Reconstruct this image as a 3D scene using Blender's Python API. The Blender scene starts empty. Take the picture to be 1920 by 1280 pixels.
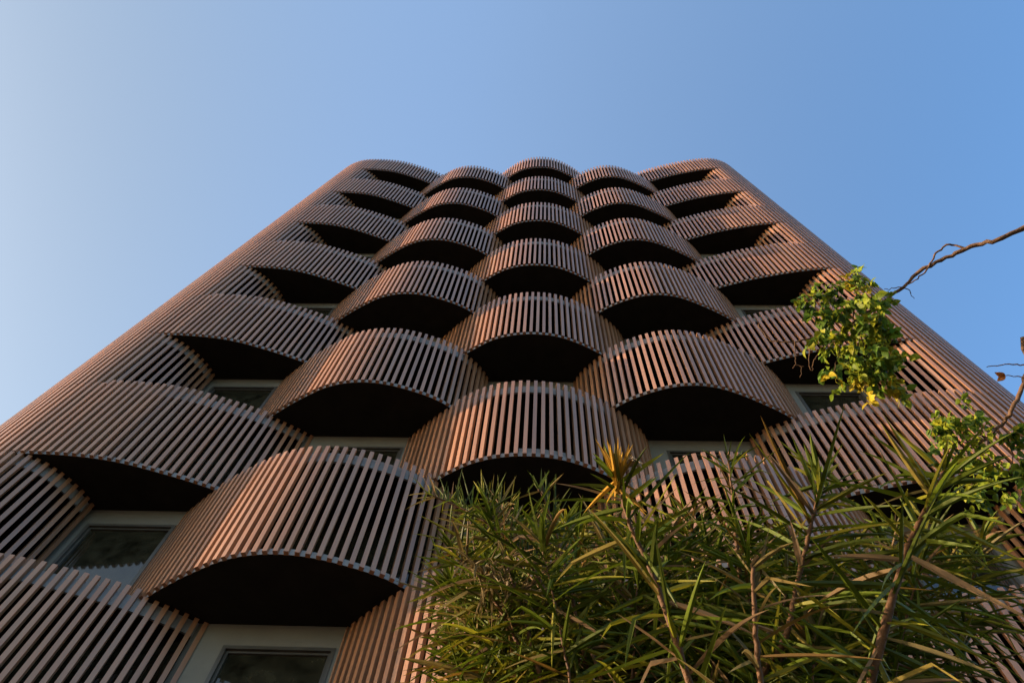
import bpy, math, random
from mathutils import Vector, Matrix, Quaternion

scene = bpy.context.scene
COL = scene.collection
rnd = random.Random(7)

# ------------------------------------------------------------------ camera
CAM = Vector((0.0, 0.0, 1.6))
PITCH, ROLL, FPX = 1.1602021, 0.10764342, 1400.0
fw = Vector((0, math.cos(PITCH), math.sin(PITCH)))
up0 = Vector((0, -math.sin(PITCH), math.cos(PITCH)))
ri0 = Vector((1, 0, 0))
ri = math.cos(ROLL) * ri0 + math.sin(ROLL) * up0
up = -math.sin(ROLL) * ri0 + math.cos(ROLL) * up0
cd = bpy.data.cameras.new('camera')
cam = bpy.data.objects.new('camera', cd)
COL.objects.link(cam)
M = Matrix((ri, up, -fw)).transposed().to_4x4()
M.translation = CAM
cam.matrix_world = M
cd.sensor_width = 36.0
cd.lens = FPX * 36.0 / 1920.0
cd.clip_start = 0.05
cd.clip_end = 2000
scene.camera = cam

# ------------------------------------------------------------------ sky and sun
SUN_EL = math.radians(11.0)
sx, sy = -0.998, 0.062                       # low sun on the left, grazing the facade
SUN_DIR = Vector((sx * math.cos(SUN_EL), sy * math.cos(SUN_EL), math.sin(SUN_EL))).normalized()
SKY_L = (0.80, 0.71, 0.62, 1)
SKY_C = (1.02, 1.01, 1.03, 1)
SKY_R = (0.49, 0.67, 0.84, 1)
w = bpy.data.worlds.new('World')
scene.world = w
w.use_nodes = True
nt = w.node_tree
bg = nt.nodes['Background']
sky = nt.nodes.new('ShaderNodeTexSky')
sky.sky_type = 'NISHITA'
sky.sun_disc = False
sky.sun_elevation = SUN_EL
sky.sun_rotation = math.atan2(SUN_DIR.x, SUN_DIR.y)
sky.air_density = 1.0
sky.dust_density = 1.2
sky.ozone_density = 1.3
# the haze side of the sky is paler, the far side a deeper blue
tcw = nt.nodes.new('ShaderNodeTexCoord')
sepw = nt.nodes.new('ShaderNodeSeparateXYZ')
nt.links.new(tcw.outputs['Generated'], sepw.inputs[0])
mrw = nt.nodes.new('ShaderNodeMapRange')
mrw.inputs['From Min'].default_value = -1
mrw.inputs['From Max'].default_value = 1
nt.links.new(sepw.outputs[0], mrw.inputs[0])
rmp = nt.nodes.new('ShaderNodeValToRGB')
rmp.color_ramp.interpolation = 'EASE'
el = rmp.color_ramp.elements
el[0].position, el[0].color = 0.20, SKY_L
el[1].position, el[1].color = 0.47, SKY_C
e3 = el.new(0.82)
e3.color = SKY_R
nt.links.new(mrw.outputs[0], rmp.inputs[0])
mxw = nt.nodes.new('ShaderNodeMix')
mxw.data_type = 'RGBA'
mxw.blend_type = 'MULTIPLY'
mxw.inputs[0].default_value = 1
nt.links.new(sky.outputs[0], mxw.inputs[6])
nt.links.new(rmp.outputs[0], mxw.inputs[7])
nt.links.new(mxw.outputs[2], bg.inputs[0])
bg.inputs[1].default_value = 0.15
ld = bpy.data.lights.new('sun', 'SUN')
ld.energy = 3.1
ld.angle = math.radians(0.8)
ld.color = (1.0, 0.74, 0.52)
sun = bpy.data.objects.new('sun', ld)
sun.rotation_euler = SUN_DIR.to_track_quat('Z', 'Y').to_euler()
COL.objects.link(sun)
scene.view_settings.view_transform = 'Standard'
scene.view_settings.look = 'None'
scene.view_settings.exposure = 1.9
scene.view_settings.gamma = 1.0


# ------------------------------------------------------------------ helpers
def at(x, y, R):
    """a real point R metres from the camera in the direction of a picture point"""
    d = (x - 960) / FPX * ri + (640 - y) / FPX * up + fw
    return CAM + d.normalized() * R


class MB:
    def __init__(s):
        s.v, s.f, s.c = [], [], []

    def quad_box(s, p, a, b, z0, z1, col=None):
        """vertical bar: four plan corners p +-a +-b between z0 and z1"""
        n = len(s.v)
        cs = [p - a - b, p + a - b, p + a + b, p - a + b]
        if a.x * b.y - a.y * b.x < 0:
            cs.reverse()
        for z in (z0, z1):
            s.v += [(c.x, c.y, z) for c in cs]
        s.f += [(n + 3, n + 2, n + 1, n), (n + 4, n + 5, n + 6, n + 7)]
        for i in range(4):
            j = (i + 1) % 4
            s.f.append((n + i, n + j, n + 4 + j, n + 4 + i))
        if col is not None:
            s.c += [col] * 8

    def prism(s, poly, z0, z1):
        n = len(s.v)
        k = len(poly)
        ar = sum(poly[i].x * poly[(i + 1) % k].y - poly[(i + 1) % k].x * poly[i].y for i in range(k))
        if ar < 0:
            poly = poly[::-1]
        s.v += [(p.x, p.y, z0) for p in poly] + [(p.x, p.y, z1) for p in poly]
        s.f.append(tuple(range(n + k - 1, n - 1, -1)))
        s.f.append(tuple(range(n + k, n + 2 * k)))
        for i in range(k):
            j = (i + 1) % k
            s.f.append((n + i, n + j, n + k + j, n + k + i))

    def strip(s, line, nrm, t0, t1, z0, z1):
        """curved wall following line, between offsets t0 (outer) and t1 (inner)"""
        n = len(s.v)
        for p, m in zip(line, nrm):
            a, b = p + m * t0, p + m * t1
            s.v += [(a.x, a.y, z0), (a.x, a.y, z1), (b.x, b.y, z1), (b.x, b.y, z0)]
        for i in range(len(line) - 1):
            q = n + 4 * i
            for k in range(4):
                l = (k + 1) % 4
                s.f.append((q + k, q + l, q + 4 + l, q + 4 + k))
        s.f.append((n, n + 3, n + 2, n + 1))
        q = n + 4 * (len(line) - 1)
        s.f.append((q, q + 1, q + 2, q + 3))

    def tube(s, pts, rad, sides=7):
        n = len(s.v)
        ref = Vector((0.31, 0.17, 0.93))
        for i, p in enumerate(pts):
            t = (pts[min(i + 1, len(pts) - 1)] - pts[max(i - 1, 0)]).normalized()
            if abs(t.dot(ref)) > .95:
                ref = Vector((1, 0.2, 0))
            a = t.cross(ref).normalized()
            b = t.cross(a)
            for k in range(sides):
                an = 2 * math.pi * k / sides
                s.v.append(tuple(p + (a * math.cos(an) + b * math.sin(an)) * rad[i]))
        for i in range(len(pts) - 1):
            for k in range(sides):
                l = (k + 1) % sides
                s.f.append((n + i * sides + k, n + i * sides + l, n + (i + 1) * sides + l, n + (i + 1) * sides + k))
        s.f.append(tuple(n + k for k in range(sides))[::-1])
        q = n + (len(pts) - 1) * sides
        s.f.append(tuple(q + k for k in range(sides)))

    def build(s, name, mat, parent=None, smooth=False, attr=None):
        me = bpy.data.meshes.new(name)
        me.from_pydata(s.v, [], s.f)
        if s.c:
            ca = me.color_attributes.new('tone', 'FLOAT_COLOR', 'POINT')
            flat = []
            for c in s.c:
                flat += [c[0], c[1], c[2], 1.0]
            ca.data.foreach_set('color', flat)
        if smooth:
            me.polygons.foreach_set('use_smooth', [True] * len(me.polygons))
        me.materials.append(mat)
        me.update()
        o = bpy.data.objects.new(name, me)
        COL.objects.link(o)
        if parent is not None:
            o.parent = parent
        return o


def empty(name, loc, label, cat, group=None):
    o = bpy.data.objects.new(name, None)
    o.location = loc
    COL.objects.link(o)
    o['label'] = label
    o['category'] = cat
    if group:
        o['group'] = group
    return o


def adopt(o, parent):
    o.parent = parent
    o.matrix_parent_inverse = Matrix.Translation(-Vector(parent.location)) if parent.type == 'EMPTY' else Matrix()
    return o


def mat(name, color, rough=0.6, spec=0.5, metallic=0.0, noise=0.0, nscale=3.0, bump=0.0, bscale=40, attr=False, stretch=None):
    m = bpy.data.materials.new(name)
    m.use_nodes = True
    t = m.node_tree
    b = t.nodes['Principled BSDF']
    b.inputs['Roughness'].default_value = rough
    b.inputs['Specular IOR Level'].default_value = spec
    b.inputs['Metallic'].default_value = metallic
    b.inputs['Base Color'].default_value = (*color, 1)
    src = None
    tc = t.nodes.new('ShaderNodeTexCoord')
    mp = t.nodes.new('ShaderNodeMapping')
    t.links.new(tc.outputs['Object'], mp.inputs[0])
    if stretch:
        mp.inputs['Scale'].default_value = stretch
    if attr:
        a = t.nodes.new('ShaderNodeAttribute')
        a.attribute_name = 'tone'
        mx = t.nodes.new('ShaderNodeMix')
        mx.data_type = 'RGBA'
        mx.blend_type = 'MULTIPLY'
        mx.inputs[0].default_value = 1
        mx.inputs[6].default_value = (*color, 1)
        t.links.new(a.outputs['Color'], mx.inputs[7])
        src = mx.outputs[2]
    if noise:
        n = t.nodes.new('ShaderNodeTexNoise')
        n.inputs['Scale'].default_value = nscale
        n.inputs['Detail'].default_value = 6
        n.inputs['Roughness'].default_value = .6
        t.links.new(mp.outputs[0], n.inputs[0])
        mr = t.nodes.new('ShaderNodeMapRange')
        mr.inputs['From Min'].default_value = .3
        mr.inputs['From Max'].default_value = .7
        mr.inputs['To Min'].default_value = 1 - noise
        mr.inputs['To Max'].default_value = 1 + noise
        t.links.new(n.outputs[0], mr.inputs[0])
        m2 = t.nodes.new('ShaderNodeVectorMath')
        m2.operation = 'SCALE'
        if src is None:
            m2.inputs[0].default_value = color
        else:
            t.links.new(src, m2.inputs[0])
        t.links.new(mr.outputs[0], m2.inputs['Scale'])
        src = m2.outputs[0]
    if src is not None:
        t.links.new(src, b.inputs['Base Color'])
    if bump:
        n = t.nodes.new('ShaderNodeTexNoise')
        n.inputs['Scale'].default_value = bscale
        n.inputs['Detail'].default_value = 5
        t.links.new(mp.outputs[0], n.inputs[0])
        bp = t.nodes.new('ShaderNodeBump')
        bp.inputs['Strength'].default_value = bump
        bp.inputs['Distance'].default_value = .01
        t.links.new(n.outputs[0], bp.inputs['Height'])
        t.links.new(bp.outputs[0], b.inputs['Normal'])
    return m


M_SLAT = mat('slat_terracotta', (0.275, 0.136, 0.068), 0.36, 0.75, noise=.2, nscale=.9, bump=.15, bscale=60, attr=True, stretch=(6, 6, .6))
M_EDGE = mat('band_grey_render', (0.27, 0.275, 0.275), 0.7, .4, noise=.25, nscale=1.5, bump=.3)
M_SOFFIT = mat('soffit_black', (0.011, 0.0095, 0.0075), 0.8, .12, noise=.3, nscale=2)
M_WALL = mat('wall_grey_render', (0.155, 0.150, 0.125), 0.75, .3, noise=.12, nscale=1.2, bump=.35, bscale=25)
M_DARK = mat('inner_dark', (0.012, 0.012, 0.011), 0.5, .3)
M_FRAME = mat('window_frame_metal', (0.06, 0.055, 0.045), 0.4, .5, noise=.15, nscale=5)
M_GLASS = mat('window_glass_dark', (0.022, 0.021, 0.013), 0.045, .8, noise=.7, nscale=3)
M_GROUND = mat('paving', (0.11, 0.082, 0.055), 0.8, .3, noise=.2, nscale=.6, bump=.3, bscale=12)

# ------------------------------------------------------------------ ground
g = MB()
g.v = [(-600, -600, 0), (600, -600, 0), (600, 600, 0), (-600, 600, 0)]
g.f = [(0, 1, 2, 3)]
go = g.build('ground', M_GROUND)
go['kind'] = 'structure'

# ------------------------------------------------------------------ the building
Z0, H, NR = 51.326, 3.3, 15
TH = math.atan(-0.111)
U = Vector((math.cos(TH), math.sin(TH)))
N = Vector((math.sin(TH), -math.cos(TH)))       # outward, towards the street
O = Vector((0, 10.04))


def wall_pt(u, out=0.0):
    return O + U * u + N * out


V = lambda *a: [Vector(p) for p in a]


def arc(p0, d0, d1, R, sgn, step=.1):
    """arc starting at p0 with heading d0 (rad) to heading d1"""
    pts = []
    c = p0 + Vector((-math.sin(d0), math.cos(d0))) * R * sgn
    n = max(4, int(abs(d1 - d0) * R / step))
    for i in range(n + 1):
        a = d0 + (d1 - d0) * i / n
        pts.append(c - Vector((-math.sin(a), math.cos(a))) * R * sgn)
    return pts


HEAD_BACK = math.atan2(-N.y, -N.x)               # heading straight back from the facade
L0 = Vector((-10.4, 9.655))
left_arc = arc(L0, math.radians(176), HEAD_BACK, 3.2, -1)
left_back = left_arc[-1] - N * 7.5
R0 = Vector((11.3, 7.275))
right_arc = arc(R0, math.radians(-7.4), HEAD_BACK, 2.52, 1)
right_back = right_arc[-1] - N * 7.5


def line_pts(a, b, step=.3):
    n = max(1, int((b - a).length / step))
    return [a.lerp(b, i / n) for i in range(n)]


side_L = line_pts(left_back, left_arc[-1]) + left_arc[::-1]        # from the back to L0
side_R = line_pts(right_back, right_arc[-1]) + right_arc[::-1]     # from the back to R0

curves = {
    'AL': side_L + V((-9.9, 9.60), (-9.4, 9.57), (-8.89, 9.56), (-8.35, 9.585), (-7.83, 9.655), (-7.48, 9.73), (-7.13, 9.80), (-6.77, 9.88), (-6.43, 9.97), (-6.09, 10.06), (-5.64, 10.23), (-5.25, 10.39), (-4.85, 10.59)),
    'AC': V((-2.42, 10.33), (-2.28, 10.17), (-1.87, 9.70), (-1.46, 9.30), (-1.05, 8.97), (-.67, 8.70), (-.3, 8.53), (.1, 8.41), (.5, 8.34), (.95, 8.31), (1.4, 8.34), (1.8, 8.43), (2.2, 8.56), (2.6, 8.72), (2.89, 8.86), (3.15, 9.01), (3.40, 9.20), (3.60, 9.38), (3.74, 9.63)),
    'AR': side_R + V((10.9, 7.335), (10.4, 7.44), (9.93, 7.57), (9.45, 7.71), (9.0, 7.85), (8.5, 8.02), (8.1, 8.18), (7.7, 8.34), (7.4, 8.47), (7.09, 8.61), (6.8, 8.77), (6.55, 8.93), (6.37, 9.10), (6.24, 9.34)),
    'BLc': side_L + V((-10.15, 9.70), (-9.9, 9.80), (-9.65, 9.93), (-9.39, 10.15), (-9.14, 10.40), (-8.98, 10.62), (-8.87, 10.82), (-8.82, 11.02)),
    'BL': V((-6.80, 10.81), (-6.62, 10.62), (-6.3, 10.29), (-5.95, 9.98), (-5.65, 9.73), (-5.3, 9.47), (-5.0, 9.27), (-4.70, 9.07), (-4.39, 8.93), (-4.03, 8.82), (-3.68, 8.76), (-3.32, 8.735), (-2.98, 8.755), (-2.6, 8.81), (-2.25, 8.89), (-1.95, 8.96), (-1.64, 9.07), (-1.4, 9.19), (-1.12, 9.38), (-.85, 9.62), (-.64, 9.84), (-.53, 10.12)),
    'BR': V((1.94, 9.84), (2.0, 9.60), (2.15, 9.38), (2.35, 9.14), (2.55, 8.90), (2.8, 8.66), (3.1, 8.44), (3.45, 8.24), (3.87, 8.04), (4.25, 7.91), (4.6, 7.85), (4.95, 7.83), (5.3, 7.86), (5.65, 7.93), (6.0, 8.03), (6.35, 8.14), (6.7, 8.26), (7.0, 8.37), (7.31, 8.52), (7.6, 8.69), (7.85, 8.89), (8.1, 9.13)),
    'BRc': side_R + V((11.05, 7.40), (10.82, 7.60), (10.64, 7.86), (10.50, 8.15), (10.40, 8.45), (10.34, 8.70), (10.31, 8.90)),
}


def resample(pts, step):
    L = [0]
    for a, b in zip(pts, pts[1:]):
        L.append(L[-1] + (b - a).length)
    n = int(L[-1] / step)
    out, j = [], 0
    for i in range(n + 1):
        s = i * step
        while j < len(L) - 2 and L[j + 1] < s:
            j += 1
        t = (s - L[j]) / max(1e-9, L[j + 1] - L[j])
        out.append(pts[j].lerp(pts[j + 1], t))
    return out


def smooth_curve(pts):
    d = resample(pts, .05)
    if (d[-1] - pts[-1]).length > .01:
        d.append(pts[-1].copy())
    for _ in range(26):
        e = [p.copy() for p in d]
        for i in range(1, len(d) - 1):
            d[i] = e[i] * .5 + (e[i - 1] + e[i + 1]) * .25
    return d


def normals(pts, key):
    out = []
    for i, p in enumerate(pts):
        t = (pts[min(i + 1, len(pts) - 1)] - pts[max(i - 1, 0)]).normalized()
        m = Vector((t.y, -t.x))
        if key in ('AR', 'BRc'):
            m = -m
        out.append(m)
    return out


DENSE, NORM = {}, {}
for k, p in curves.items():
    DENSE[k] = smooth_curve(p)
    NORM[k] = normals(DENSE[k], k)


def closed(key, inset):
    """plan polygon of one bay: its curve moved in by inset, closed through the building"""
    ln = [p - m * inset for p, m in zip(DENSE[key], NORM[key])][::3] + [DENSE[key][-1] - NORM[key][-1] * inset]
    if key in ('AL', 'BLc', 'AR', 'BRc'):
        e = O + U * ((ln[-1] - O).dot(U)) - N * 1.5
        s = ln[0]
        s_in = s + (U if key in ('AL', 'BLc') else -U) * 2.5
        mid = O + U * ((s_in - O).dot(U)) - N * 1.5
        return ln + [e, mid, s_in]
    a = ln[0] - N * .10
    b = ln[-1] - N * .10
    return [a] + ln + [b]


def inside(p, poly):
    c = False
    n = len(poly)
    for i in range(n):
        a, b = poly[i], poly[i - 1]
        if (a.y > p.y) != (b.y > p.y) and p.x < (b.x - a.x) * (p.y - a.y) / (b.y - a.y) + a.x:
            c = not c
    return c


OUT = {k: closed(k, -0.03) for k in curves}
A_KEYS, B_KEYS = ('AL', 'AC', 'AR'), ('BLc', 'BL', 'BR', 'BRc')
SP, HW = 0.19, 0.043

tower = empty('apartment_tower', (0, 10.0, 0), 'tall tower wrapped in wavy brown vertical slat screens with black soffits', 'building')
TW = {}


def part(mb, name, material, parent=None, label=None, smooth=False):
    o = mb.build(name, material, smooth=smooth)
    if parent is None:
        adopt(o, tower)
    else:
        o.parent = parent
    if label:
        o['label'] = label
    return o


def screen(key, row):
    above = B_KEYS if row % 2 else A_KEYS
    zb, zt = Z0 - row * H, Z0 - (row - 1) * H
    d, nn = DENSE[key], NORM[key]
    mb = MB()
    L, acc = [0], 0
    for a, b in zip(d, d[1:]):
        acc += (b - a).length
        L.append(acc)
    n = int((acc - .05) / SP)
    start = .03
    j = 0
    for i in range(n + 1):
        s = start + i * SP
        while j < len(L) - 2 and L[j + 1] < s:
            j += 1
        t = min(1, (s - L[j]) / max(1e-9, L[j + 1] - L[j]))
        p = d[j].lerp(d[j + 1], t)
        m = nn[j].lerp(nn[j + 1], t).normalized()
        tg = Vector((-m.y, m.x))
        c = p - m * HW
        top = zt + .12
        if row == 1:
            top = zt + .10
        else:
            for k in above:
                if inside(p, OUT[k]) or inside(p - m * .06, OUT[k]):
                    top = zt - .012
                    break
        q = rnd.gauss(1, .085)
        wv = rnd.gauss(0, .03)
        col = (q * (1 + wv), q, q * (1 - wv))
        jx = tg * rnd.gauss(0, .0025)
        mb.quad_box(c + jx, tg * HW, m * (HW + .002), zb + rnd.uniform(-.003, .003), top + rnd.uniform(-.006, .006), col)
    return part(mb, 'slat_screen', M_SLAT)


for row in range(1, NR + 1):
    keys = A_KEYS if row % 2 else B_KEYS
    zb, zt = Z0 - row * H, Z0 - (row - 1) * H
    for key in keys:
        d, nn = DENSE[key], NORM[key]
        sc = screen(key, row)
        # balcony floor with its black underside and the grey edge seen between the slat ends
        f = MB()
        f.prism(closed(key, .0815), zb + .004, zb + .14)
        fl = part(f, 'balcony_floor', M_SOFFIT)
        e = MB()
        e.strip(d, nn, -.074, -.0805, zb + .003, zb + .15)
        part(e, 'floor_edge', M_EDGE, fl)
        # ring beam behind the slat tips
        b = MB()
        b.strip(d[1:-1], nn[1:-1], -.115, -.16, zt - .30, zt + .02 if row > 1 else zt + .0)
        part(b, 'ring_beam', M_EDGE, sc)
        # dark ceiling of the bay
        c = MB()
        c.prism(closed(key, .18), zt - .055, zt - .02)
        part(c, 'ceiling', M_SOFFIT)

    if row == 11:
        d, nn = DENSE['AC'], NORM['AC']
        ii = [i for i, p in enumerate(d) if .35 < p.x < 1.75]
        m = MB()
        m.strip([d[i] for i in ii], [nn[i] for i in ii], -.13, -.17, zb + .152, zb + .40)
        part(m, 'low_upstand', M_EDGE)

# rear wall: grey render in the recesses, dark glazing behind the bays
def ucoord(p):
    return (p - O).dot(U)


for row in range(1, NR + 1):
    zb, zt = Z0 - row * H, Z0 - (row - 1) * H
    if row % 2:
        rec = [(ucoord(DENSE['AL'][-1]) - .0, ucoord(DENSE['AC'][0]), -4.46, -2.47), (ucoord(DENSE['AC'][-1]), ucoord(DENSE['AR'][-1]), 4.17, 6.12)]
        bays = [(-9.4, rec[0][0]), (rec[0][1], rec[1][0]), (rec[1][1], 10.4)]
    else:
        rec = [(ucoord(DENSE['BLc'][-1]), ucoord(DENSE['BL'][0]), -8.80, -6.83), (ucoord(DENSE['BL'][-1]), ucoord(DENSE['BR'][0]), -.25, 1.7), (ucoord(DENSE['BR'][-1]), ucoord(DENSE['BRc'][-1]), 8.33, 10.2)]
        bays = [(-9.4, rec[0][0]), (rec[0][1], rec[1][0]), (rec[1][1], rec[2][0]), (rec[2][1], 10.4)]
    for (a, b, wa, wb) in rec:
        a0, b0 = a - .25, b + .25
        wt, ws = zt - .50, zb + .32
        m = MB()
        T = .2

        def bx(mb, u0, u1, z0, z1, o0, o1):
            c = wall_pt((u0 + u1) / 2, (o0 + o1) / 2)
            mb.quad_box(c, U * ((u1 - u0) / 2), N * ((o1 - o0) / 2), z0, z1)
        bx(m, a0, wa, zb, zt, -T, 0)
        bx(m, wb, b0, zb, zt, -T, 0)
        bx(m, wa, wb, wt, zt, -T, -.0)
        bx(m, wa, wb, zb, ws, -T, -.0)
        wl = part(m, 'recess_wall', M_WALL)
        fr = MB()
        # outer frame
        for (q0, q1, F0, F1) in ((0, .07, -.09, .018), (.07, .12, -.11, -.035)):
            bx(fr, wa + q0, wb - q0, wt - q1, wt - q0, F0, F1)
            bx(fr, wa + q0, wb - q0, ws + q0, ws + q1, F0, F1)
            bx(fr, wa + q0, wa + q1, ws + q1, wt - q1, F0, F1)
            bx(fr, wb - q1, wb - q0, ws + q1, wt - q1, F0, F1)
        fo = part(fr, 'window', M_FRAME)
        gl = MB()
        bx(gl, wa + .115, wb - .115, ws + .115, wt - .115, -.10, -.075)
        part(gl, 'window_pane', M_GLASS, fo)
    mm = MB()
    for a, b in bays:
        c = wall_pt((a + b) / 2, -.14)
        mm.quad_box(c, U * ((b - a) / 2 - .0), N * .05, zb, zt)
    part(mm, 'inner_glazing', M_GLASS)

# dark core behind the corner slats, back wall and roof
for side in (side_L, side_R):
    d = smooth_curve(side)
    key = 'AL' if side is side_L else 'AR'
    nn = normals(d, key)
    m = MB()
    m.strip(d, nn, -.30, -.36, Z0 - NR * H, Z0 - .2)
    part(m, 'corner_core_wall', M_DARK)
m = MB()
pl = [left_back + U * .4, right_back - U * .4, wall_pt(ucoord(R0) - .3, .0), wall_pt(ucoord(L0) + .3, 0)]
m.prism(pl, Z0 - .30, Z0 - .10)
m.prism([left_back + U * .3, right_back - U * .3, right_back - U * .3 + N * .2, left_back + U * .3 + N * .2], 0, Z0 - .32)
part(m, 'roof_and_back_wall', M_WALL)
m = MB()
zg = Z0 - NR * H
m.prism([wall_pt(-10, .3), wall_pt(10.6, .3), wall_pt(10.6, -8), wall_pt(-10, -8)], -.02, zg + .003)
part(m, 'ground_storey', M_WALL)


# ------------------------------------------------------------------ foliage materials
def leaf_mat(name, base, rough=.45, trans=.35):
    m = mat(name, base, rough, .16, noise=.18, nscale=9, attr=True)
    t = m.node_tree
    b = t.nodes['Principled BSDF']
    out = t.nodes['Material Output']
    tr = t.nodes.new('ShaderNodeBsdfTranslucent')
    mx = t.nodes.new('ShaderNodeMixShader')
    mx.inputs[0].default_value = trans
    src = b.inputs['Base Color'].links[0].from_socket
    t.links.new(src, tr.inputs[0])
    t.links.new(b.outputs[0], mx.inputs[1])
    t.links.new(tr.outputs[0], mx.inputs[2])
    t.links.new(mx.outputs[0], out.inputs[0])
    return m


M_BLADE = leaf_mat('long_leaf', (1, 1, 1), .55, .30)
M_LEAF = leaf_mat('round_leaf', (1, 1, 1), .5, .42)
M_STEM = mat('cane_bark', (0.085, 0.040, 0.013), .7, .3, noise=.35, nscale=14, bump=.6, bscale=60)
M_BARK = mat('tree_bark', (0.095, 0.052, 0.025), .75, .3, noise=.35, nscale=16, bump=.6, bscale=60)


def blade(mb, base, d, length, width, droop, col, fold=.35, twist=0, kink=None, seg=7, curl=0):
    """one long narrow leaf: folded blade that bends down along its length"""
    p = base.copy()
    d = d.normalized()
    side = d.cross(Vector((0, 0, 1)))
    if side.length < .1:
        side = Vector((1, 0, 0))
    side.normalize()
    side = Quaternion(d, twist) @ side
    n0 = len(mb.v)
    st = length / seg
    for i in range(seg + 1):
        t = i / seg
        wd = width * (0.45 + 0.55 * min(1, t * 4)) * (1 - t ** 2.2) ** .9 + .0004
        nrm = side.cross(d).normalized()
        mid = p - nrm * wd * fold
        mb.v += [tuple(p + side * wd / 2), tuple(mid), tuple(p - side * wd / 2)]
        tip = .75 + .5 * t if t > .8 else 1
        mb.c += [tuple(x * tip for x in col)] * 3
        if i < seg:
            g = Vector((0, 0, -1)) * droop / seg * (.5 + t * 1.3)
            if kink is not None and i == kink:
                g += Vector((rnd.uniform(-.3, .3), rnd.uniform(-.3, .3), -1.3))
            nd = (d + g).normalized()
            q = d.rotation_difference(nd)
            side = (q @ side).normalized()
            if curl:
                side = Quaternion(nd, curl) @ side
            d = nd
            p = p + d * st
    for i in range(seg):
        a = n0 + i * 3
        mb.f += [(a, a + 3, a + 4, a + 1), (a + 1, a + 4, a + 5, a + 2)]


def green():
    r = rnd.random()
    k = rnd.uniform(.5, 1.4) * .85
    if r < .68:
        return (0.070 * k, 0.098 * k, 0.006 * k)
    if r < .90:
        return (0.175 * k, 0.170 * k, 0.012 * k)
    if r < .94:
        return (0.22 * k, 0.17 * k, 0.035 * k)
    return (0.26 * k, 0.17 * k, 0.085 * k)


shrub = empty('cane_shrub', (1.2, 2.6, 0), 'dense shrub of tall brown canes with long narrow green leaves in front of the tower', 'shrub')


def cane(path, r0, leafy, n, length=.40, width=.022, dead=0.0, spread=1.0, tuft=True, dark=1.0, wild=.55, up_fan=False):
    """path: points from the tip down; leafy: length below the tip that carries leaves"""
    # smooth path upward
    pts = []
    P = [path[0]] + path + [path[-1]]
    for i in range(1, len(P) - 2):
        for s in range(8):
            t = s / 8
            a, b, c, d = P[i - 1], P[i], P[i + 1], P[i + 2]
            pts.append(.5 * ((2 * b) + (c - a) * t + (2 * a - 5 * b + 4 * c - d) * t * t + (3 * b - a - 3 * c + d) * t ** 3))
    pts.append(path[-1])
    for p_ in pts[1:-1]:
        p_ += Vector((rnd.gauss(0, .002), rnd.gauss(0, .002), 0))
    L = [0]
    for a, b in zip(pts, pts[1:]):
        L.append(L[-1] + (b - a).length)
    rad = [r0 * (.45 + .55 * min(1, l / .9)) * (1 + .10 * rnd.uniform(-1, 1)) for l in L]
    sb = MB()
    sb.tube(pts, rad, 8)
    st = sb.build('cane', M_STEM, smooth=True)
    adopt(st, shrub)
    lb = MB()
    ang = rnd.uniform(0, 6.28)
    for i in range(n):
        t = (i + rnd.random()) / n
        s = leafy * (t ** 1.35) if tuft else leafy * t
        s = min(s, L[-1] - .01)
        j = 0
        while L[j + 1] < s:
            j += 1
        u = (s - L[j]) / (L[j + 1] - L[j])
        p = pts[j].lerp(pts[j + 1], u)
        ax = (pts[j] - pts[j + 1]).normalized()
        ang += 2.4
        a = ax.cross(Vector((.3, .8, .2))).normalized()
        b = ax.cross(a)
        rad_d = a * math.cos(ang) + b * math.sin(ang)
        tilt = (.80 + .85 * (s / max(leafy, .01)) ** .4) * spread * rnd.uniform(.6, 1.3)
        if tuft and s < .10:
            tilt *= .9
        d = ax * math.cos(tilt) + rad_d * math.sin(tilt)
        if rnd.random() < .5:
            h = rnd.uniform(0, 6.283)
            d = d * (1 - wild) + Vector((math.cos(h) * 1.2, math.sin(h) * .8, rnd.uniform(-.5, .25))) * wild
        if up_fan:
            d = d * .35 + Vector((rnd.uniform(-.25, .25), 0, .9)) if rnd.random() < .6 else d
        c = green()
        c = tuple(x * dark for x in c)
        kk = None
        if rnd.random() < dead:
            q = rnd.uniform(.22, .5)
            c = rnd.choice([(.34 * q, .25 * q, .07 * q), (.30 * q, .17 * q, .03 * q), (.40 * q, .33 * q, .13 * q)])
        if rnd.random() < .12:
            kk = rnd.randint(2, 5)
        blade(lb, p, d, length * rnd.uniform(.6, 1.2) * (.42 + .58 * min(1, s / .22)), width * rnd.uniform(.7, 1.25), abs(rnd.gauss(.1, .4)), c,
              twist=rnd.uniform(-.8, .8), kink=kk, curl=rnd.uniform(-.12, .12))
    lo = lb.build('leaf_cluster', M_BLADE, st, smooth=False)
    lo.matrix_parent_inverse = Matrix()
    return st, pts


def root(x, y):
    return Vector((x, y, 0))


# main canes: tip and lower points as seen, then down to the root
def from_px(lst, rx, ry):
    pts = [at(*q) for q in lst]
    e = pts[-1] + (pts[-1] - pts[-2]).normalized() * .5
    return pts + [e, Vector((rx * .6 + e.x * .4, ry * .6 + e.y * .4, e.z * .45)), root(rx, ry)]


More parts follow.
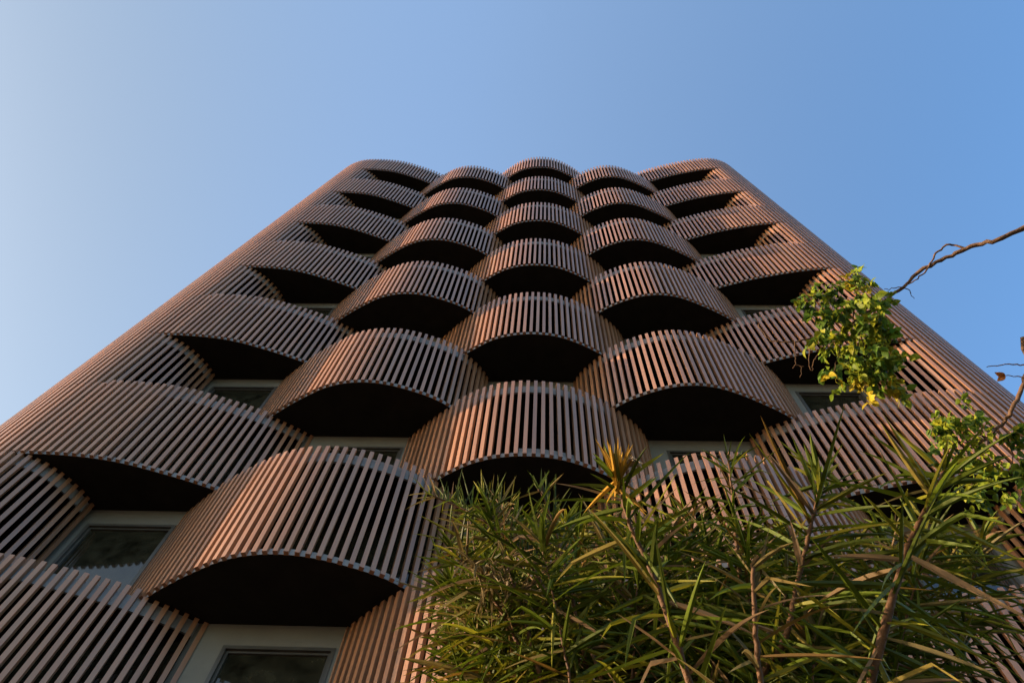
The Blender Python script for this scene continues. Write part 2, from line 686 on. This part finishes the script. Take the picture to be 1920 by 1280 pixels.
BX, BY = 1.15, 2.55
main = [
    ([(1158, 900, 3.5), (1180, 980, 3.45), (1225, 1080, 3.4), (1290, 1270, 3.3)], .017, 1.6, 110, .46, .026, .06),
    ([(1540, 885, 4.2), (1530, 950, 4.1), (1500, 1070, 4.0), (1478, 1180, 3.9)], .016, 1.7, 120, .50, .027, .05),
    ([(1772, 875, 3.9), (1750, 930, 3.8), (1700, 1030, 3.7), (1632, 1280, 3.5)], .019, 1.8, 120, .48, .028, .05),
    ([(1412, 1062, 3.3), (1415, 1150, 3.25), (1426, 1290, 3.2)], .017, .8, 26, .40, .022, .55),
    ([(1366, 860, 4.9), (1372, 920, 4.8), (1385, 1060, 4.7)], .014, 1.3, 70, .38, .018, .30),
    ([(915, 955, 4.3), (950, 1050, 4.2), (1010, 1260, 4.0)], .014, 1.4, 120, .44, .022, .12),
    ([(845, 1030, 4.2), (930, 1130, 4.1), (1005, 1275, 4.0)], .013, 1.1, 95, .40, .020, .2),
    ([(900, 972, 4.9), (960, 1080, 4.8), (1020, 1280, 4.6)], .012, 1.4, 80, .46, .018, .1),
    ([(880, 960, 5.2), (900, 1100, 5.0), (920, 1290, 4.8)], .012, 1.2, 75, .45, .018, .1),
]
for k, (lst, r0, lf, n, ln, wd, dead) in enumerate(main):
    a = at(*lst[-1])
    cane(from_px(lst, BX + (a.x - BX) * .6, BY + (a.y - BY) * .35 + .1 * (k % 3)), r0, lf, n, ln, wd, dead)

cane(from_px([(800, 925, 4.3), (850, 945, 4.3), (905, 975, 4.25), (975, 1030, 4.2), (1030, 1120, 4.1)], BX - .3, BY), .010, .75, 75, .30, .012, .1, wild=.2, up_fan=True)
cane(from_px([(905, 930, 4.4), (935, 960, 4.4), (985, 1030, 4.3), (1040, 1180, 4.2)], BX - .3, BY), .010, .8, 70, .34, .013, .1, wild=.2, up_fan=True)
cane(from_px([(1010, 915, 4.3), (1030, 960, 4.3), (1060, 1060, 4.2), (1090, 1200, 4.1)], BX - .2, BY), .010, .8, 60, .34, .016, .2, wild=.3, up_fan=True)

# filler canes further back in the clump
fill = [(960, 925), (1010, 955), (1060, 930), (1100, 960), (1200, 975), (1245, 945), (1290, 915), (1330, 960), (1400, 950), (1440, 990), (1480, 960),
        (1600, 965), (1640, 1020), (1680, 950), (1780, 1000), (1840, 960), (1590, 1100), (1530, 1130), (1460, 1150), (1380, 1150), (1320, 1140),
        (1260, 1160), (1180, 1130), (1120, 1120), (1060, 1140), (1000, 1100), (940, 1150), (890, 1130), (1090, 1050), (1150, 1040),
        (1350, 1060), (1560, 1040), (1620, 1190), (1230, 1060), (1030, 1040), (950, 1040),
        (900, 1060), (1150, 950), (1270, 1010), (1420, 1060), (1510, 1010), (840, 1040), (835, 1140), (870, 1190), (900, 980), (1640, 1100), (1740, 960)]
for k, (x, y) in enumerate(fill):
    R = rnd.uniform(4.0, 5.6)
    x2 = x + (1330 - x) * rnd.uniform(.05, .25) + rnd.uniform(-40, 40)
    y += 45
    lst = [(x, y, R), ((x + x2) / 2, y + 150, R * .97), (x2, y + 330, R * .93)]
    a = at(*lst[-1])
    cane(from_px(lst, BX + (a.x - BX) * .6, BY + (a.y - BY) * .4), rnd.uniform(.007, .012), rnd.uniform(1.2, 1.9), rnd.randint(110, 150), .48, .025, .10)

# dried orange tuft on the tip of the first cane
tb = MB()
c0 = at(1158, 905, 3.48)
axis = (at(1158, 850, 3.5) - c0).normalized()
for i in range(26):
    an = i * 2.4
    a = axis.cross(Vector((.2, 1, 0))).normalized()
    b = axis.cross(a)
    tilt = rnd.uniform(.05, .55) if i < 20 else rnd.uniform(1.6, 2.7)
    d = axis * math.cos(tilt) + (a * math.cos(an) + b * math.sin(an)) * math.sin(tilt)
    q = rnd.uniform(.7, 1.25)
    blade(tb, c0 + axis * rnd.uniform(-.05, .03), d, rnd.uniform(.12, .22), rnd.uniform(.018, .028), rnd.uniform(0, .4), (.36 * q, .20 * q, .022 * q), twist=rnd.uniform(-1, 1))
for i in range(9):
    d = (axis + ri * rnd.uniform(.3, 1.2) + up * rnd.uniform(-.5, .5))
    blade(tb, c0 + axis * .07 + ri * .04, d, rnd.uniform(.08, .14), .02, 1.5, (.36, .28, .19), curl=rnd.uniform(-.5, .5), kink=3)
to = tb.build('dried_leaf_tuft', M_BLADE)
adopt(to, shrub)
to['label'] = 'dried orange leaf tuft at the tip of a cane'

# dry straw coloured scraps hanging in the left part of the clump
tb = MB()
for (x, y, R) in ((905, 1080, 4.0), (925, 1100, 4.0), (945, 1060, 4.05), (890, 1060, 4.0), (970, 1110, 4.1)):
    c0 = at(x, y, R)
    for i in range(14):
        d = Vector((rnd.uniform(-1, 1), rnd.uniform(-1, 1), rnd.uniform(-.6, 1)))
        q = rnd.uniform(.6, 1.2)
        blade(tb, c0, d, rnd.uniform(.08, .26), rnd.uniform(.010, .02), rnd.uniform(.5, 2), (.17 * q, .125 * q, .05 * q), curl=rnd.uniform(-.5, .5), kink=rnd.choice([None, 2, 4]))
to = tb.build('withered_leaves', M_BLADE)
adopt(to, shrub)


# ------------------------------------------------------------------ tree at the right
def oval_leaf(mb, base, d, length, col, nrm_hint):
    d = d.normalized()
    side = d.cross(nrm_hint)
    if side.length < .05:
        side = d.cross(Vector((1, .3, .2)))
    side.normalize()
    nrm = side.cross(d).normalized()
    n0 = len(mb.v)
    prof = [(0, .02), (.12, .26), (.3, .44), (.5, .47), (.7, .36), (.87, .18), (1, .01)]
    cup = rnd.uniform(.15, .5)
    bend = rnd.uniform(.1, .55)
    for t, wv in prof:
        c = base + d * length * t - nrm * length * bend * t * t
        wv = wv * length * .72
        e = nrm * wv * cup
        mb.v += [tuple(c + side * wv + e), tuple(c), tuple(c - side * wv + e)]
        mb.c += [col] * 3
    for i in range(len(prof) - 1):
        a = n0 + i * 3
        mb.f += [(a, a + 3, a + 4, a + 1), (a + 1, a + 4, a + 5, a + 2)]


tree = empty('overhanging_tree', (6.6, 1.6, 0), 'tree whose bare brown branch with yellow-green leaf clumps reaches in from the right edge', 'tree')


def path_tube(lst, r0, r1, name, parent, sides=7, wob=.004):
    P0 = [at(*q) if isinstance(q, tuple) else q for q in lst]
    P = [P0[0]] + P0 + [P0[-1]]
    pts = []
    for i in range(1, len(P) - 2):
        for s in range(5):
            t = s / 5
            a, b, c, d = P[i - 1], P[i], P[i + 1], P[i + 2]
            pts.append(.5 * ((2 * b) + (c - a) * t + (2 * a - 5 * b + 4 * c - d) * t * t + (3 * b - a - 3 * c + d) * t ** 3))
    pts.append(P0[-1])
    for p in pts[1:-1]:
        p += Vector((rnd.gauss(0, wob), rnd.gauss(0, wob), rnd.gauss(0, wob)))
    n = len(pts)
    rad = [(r0 + (r1 - r0) * i / (n - 1)) * (1 + .10 * rnd.uniform(-1, 1)) for i in range(n)]
    mb = MB()
    mb.tube(pts, rad, sides)
    o = mb.build(name, M_BARK, smooth=True)
    if parent.type == 'EMPTY':
        adopt(o, parent)
    else:
        o.parent = parent
    return o, pts


trunk, _ = path_tube([Vector((6.6, 1.6, -.1)), Vector((6.5, 1.7, 2.0)), Vector((6.1, 1.8, 4.0)), Vector((5.7, 1.7, 5.6)), at(2250, 340, 6.6)], .16, .06, 'trunk', tree, 10, .02)
b1, p1 = path_tube([at(2250, 340, 6.6), (1990, 392, 6.2), (1920, 427, 6.1), (1870, 450, 6.0), (1822, 463, 6.0), (1775, 482, 5.95), (1725, 508, 5.9), (1692, 540, 5.85), (1655, 566, 5.8), (1620, 590, 5.75), (1590, 612, 5.7)], .020, .007, 'branch', tree)
path_tube([(1812, 466, 6.0), (1780, 458, 6.0), (1755, 475, 5.95), (1740, 500, 5.9), (1720, 522, 5.85), (1695, 538, 5.84)], .008, .004, 'twig', b1, 5, .004)
path_tube([(1695, 538, 5.85), (1675, 540, 5.85), (1658, 542, 5.85)], .004, .002, 'twig', b1, 5, .003)
path_tube([(1692, 538, 5.85), (1706, 545, 5.85), (1708, 553, 5.85), (1714, 560, 5.85)], .004, .0018, 'twig', b1, 5, .003)
b2, p2 = path_tube([Vector((5.9, 1.75, 4.9)), at(2010, 640, 5.9), (1935, 690, 5.7), (1912, 735, 5.6), (1895, 772, 5.5), (1878, 795, 5.5), (1850, 820, 5.45), (1800, 850, 5.4)], .02, .007, 'branch', tree)
path_tube([(1960, 680, 5.7), (1920, 684, 5.7), (1885, 682, 5.7), (1850, 688, 5.7)], .006, .0025, 'twig', b2, 5, .003)
tw, _ = path_tube([(1940, 716, 5.7), (1915, 706, 5.7), (1885, 704, 5.7)], .005, .0025, 'twig', b2, 5, .003)
tb = MB()
for i in range(3):
    oval_leaf(tb, at(1885, 704, 5.7), -ri + up * rnd.uniform(-.6, .2), .055, (.30, .12, .04), -fw + up * rnd.uniform(-1, 1))
o = tb.build('dead_leaf', M_LEAF, tw)
# long hanging twig left of the clump
tw, _ = path_tube([(1590, 625, 5.7), (1530, 632, 5.65), (1490, 640, 5.6), (1455, 640, 5.6), (1435, 628, 5.6), (1422, 608, 5.6)], .007, .004, 'twig', b1, 5, .004)
path_tube([(1490, 640, 5.6), (1490, 662, 5.6), (1493, 682, 5.6), (1502, 688, 5.6), (1500, 708, 5.6)], .004, .002, 'twig', b1, 5, .003)
path_tube([(1493, 682, 5.6), (1486, 690, 5.6)], .003, .002, 'twig', b1, 5, .002)
path_tube([(1496, 684, 5.6), (1508, 687, 5.6)], .003, .002, 'twig', b1, 5, .002)
path_tube([(1545, 645, 5.6), (1538, 660, 5.6), (1526, 675, 5.6), (1523, 694, 5.6)], .004, .0025, 'twig', b1, 5, .003)
path_tube([(1520, 648, 5.6), (1516, 680, 5.6), (1522, 695, 5.6)], .004, .0025, 'twig', b1, 5, .003)

YG = [(.17, .22, .018), (.20, .24, .018), (.24, .25, .018), (.07, .13, .016), (.05, .10, .018), (.13, .19, .016)]


def leaf_clump(lobes, n, parent, size=.085, yellow_low=None):
    """sprigs of leaves that hang from short stalks, scattered through the lobes with gaps between"""
    mb = MB()
    tot = sum(l[2] * l[3] for l in lobes)
    per = 11
    for (x, y, rx, ry, R) in lobes:
        k = max(2, int(n / per * rx * ry / tot + .5))
        for i in range(k):
            for _ in range(20):
                a, b, c = rnd.uniform(-1, 1), rnd.uniform(-1, 1), rnd.uniform(-1, 1)
                if a * a + b * b + c * c < 1:
                    break
            py = y + b * ry
            p = at(x + a * rx, py, R + c * rx / FPX * R * 1.1)
            ax = Vector((rnd.uniform(-.8, .8), rnd.uniform(-.8, .8), rnd.uniform(-1.3, .2))).normalized()
            ln = rnd.uniform(.07, .17)
            base = rnd.choice(YG)
            ylw = (yellow_low and py > yellow_low and rnd.random() < .45) or rnd.random() < .02
            for j in range(rnd.randint(per - 4, per + 3)):
                t = rnd.random()
                q = rnd.uniform(.75, 1.3)
                d = ax * .6 + Vector((rnd.uniform(-1, 1), rnd.uniform(-1, 1), rnd.uniform(-1.1, .3)))
                col = (.34, .27, .02) if ylw else (base if rnd.random() < .6 else rnd.choice(YG))
                oval_leaf(mb, p + ax * ln * t + d.normalized() * .012, d, size * rnd.uniform(.5, 1.2), tuple(v_ * q for v_ in col),
                          Vector((rnd.uniform(-1, 1), rnd.uniform(-1, 1), rnd.uniform(.1, 1.2))))
    return mb.build('leaf_clump', M_LEAF, parent, smooth=True)


leaf_clump([(1606, 522, 14, 24, 5.8), (1557, 530, 10, 22, 5.7), (1517, 555, 22, 22, 5.6), (1600, 545, 20, 14, 5.8), (1590, 560, 50, 28, 5.7), (1630, 600, 48, 38, 5.7),
            (1560, 600, 38, 26, 5.6), (1548, 630, 22, 20, 5.6), (1610, 660, 58, 38, 5.65), (1575, 690, 28, 24, 5.6), (1650, 690, 38, 34, 5.7), (1655, 650, 26, 34, 5.75),
            (1625, 722, 30, 22, 5.65), (1668, 715, 16, 24, 5.7)], 1700, b1, .060, 712)
for lst in ([(1600, 600, 5.7), (1605, 555, 5.75), (1608, 505, 5.8)], [(1590, 612, 5.7), (1550, 590, 5.65), (1515, 560, 5.6)], [(1600, 605, 5.7), (1625, 660, 5.7), (1640, 735, 5.65)], [(1610, 600, 5.7), (1660, 650, 5.7), (1678, 710, 5.7)], [(1590, 612, 5.7), (1575, 660, 5.6), (1560, 700, 5.6)]):
    path_tube(lst, .006, .002, 'twig', b1, 5, .006)
for lobe, cnt in (((1752, 795, 24, 24, 5.3), 80), ((1795, 800, 26, 24, 5.35), 85), ((1828, 782, 18, 20, 5.4), 50), ((1762, 828, 28, 20, 5.3), 70), ((1835, 862, 34, 26, 5.3), 100),
                  ((1893, 880, 40, 34, 5.3), 140), ((1822, 912, 36, 22, 5.3), 100), ((1895, 925, 36, 22, 5.3), 90), ((1872, 808, 26, 14, 5.4), 50), ((1902, 818, 22, 18, 5.4), 50)):
    leaf_clump([lobe], cnt, b2, .055)
for lst in ([(1850, 820, 5.45), (1800, 830, 5.4), (1745, 800, 5.3)], [(1850, 820, 5.45), (1850, 870, 5.3), (1815, 915, 5.3)], [(1870, 800, 5.45), (1895, 850, 5.4), (1905, 930, 5.3)], [(1850, 820, 5.45), (1835, 790, 5.4), (1825, 760, 5.4)]):
    path_tube(lst, .005, .002, 'twig', b2, 5, .005)
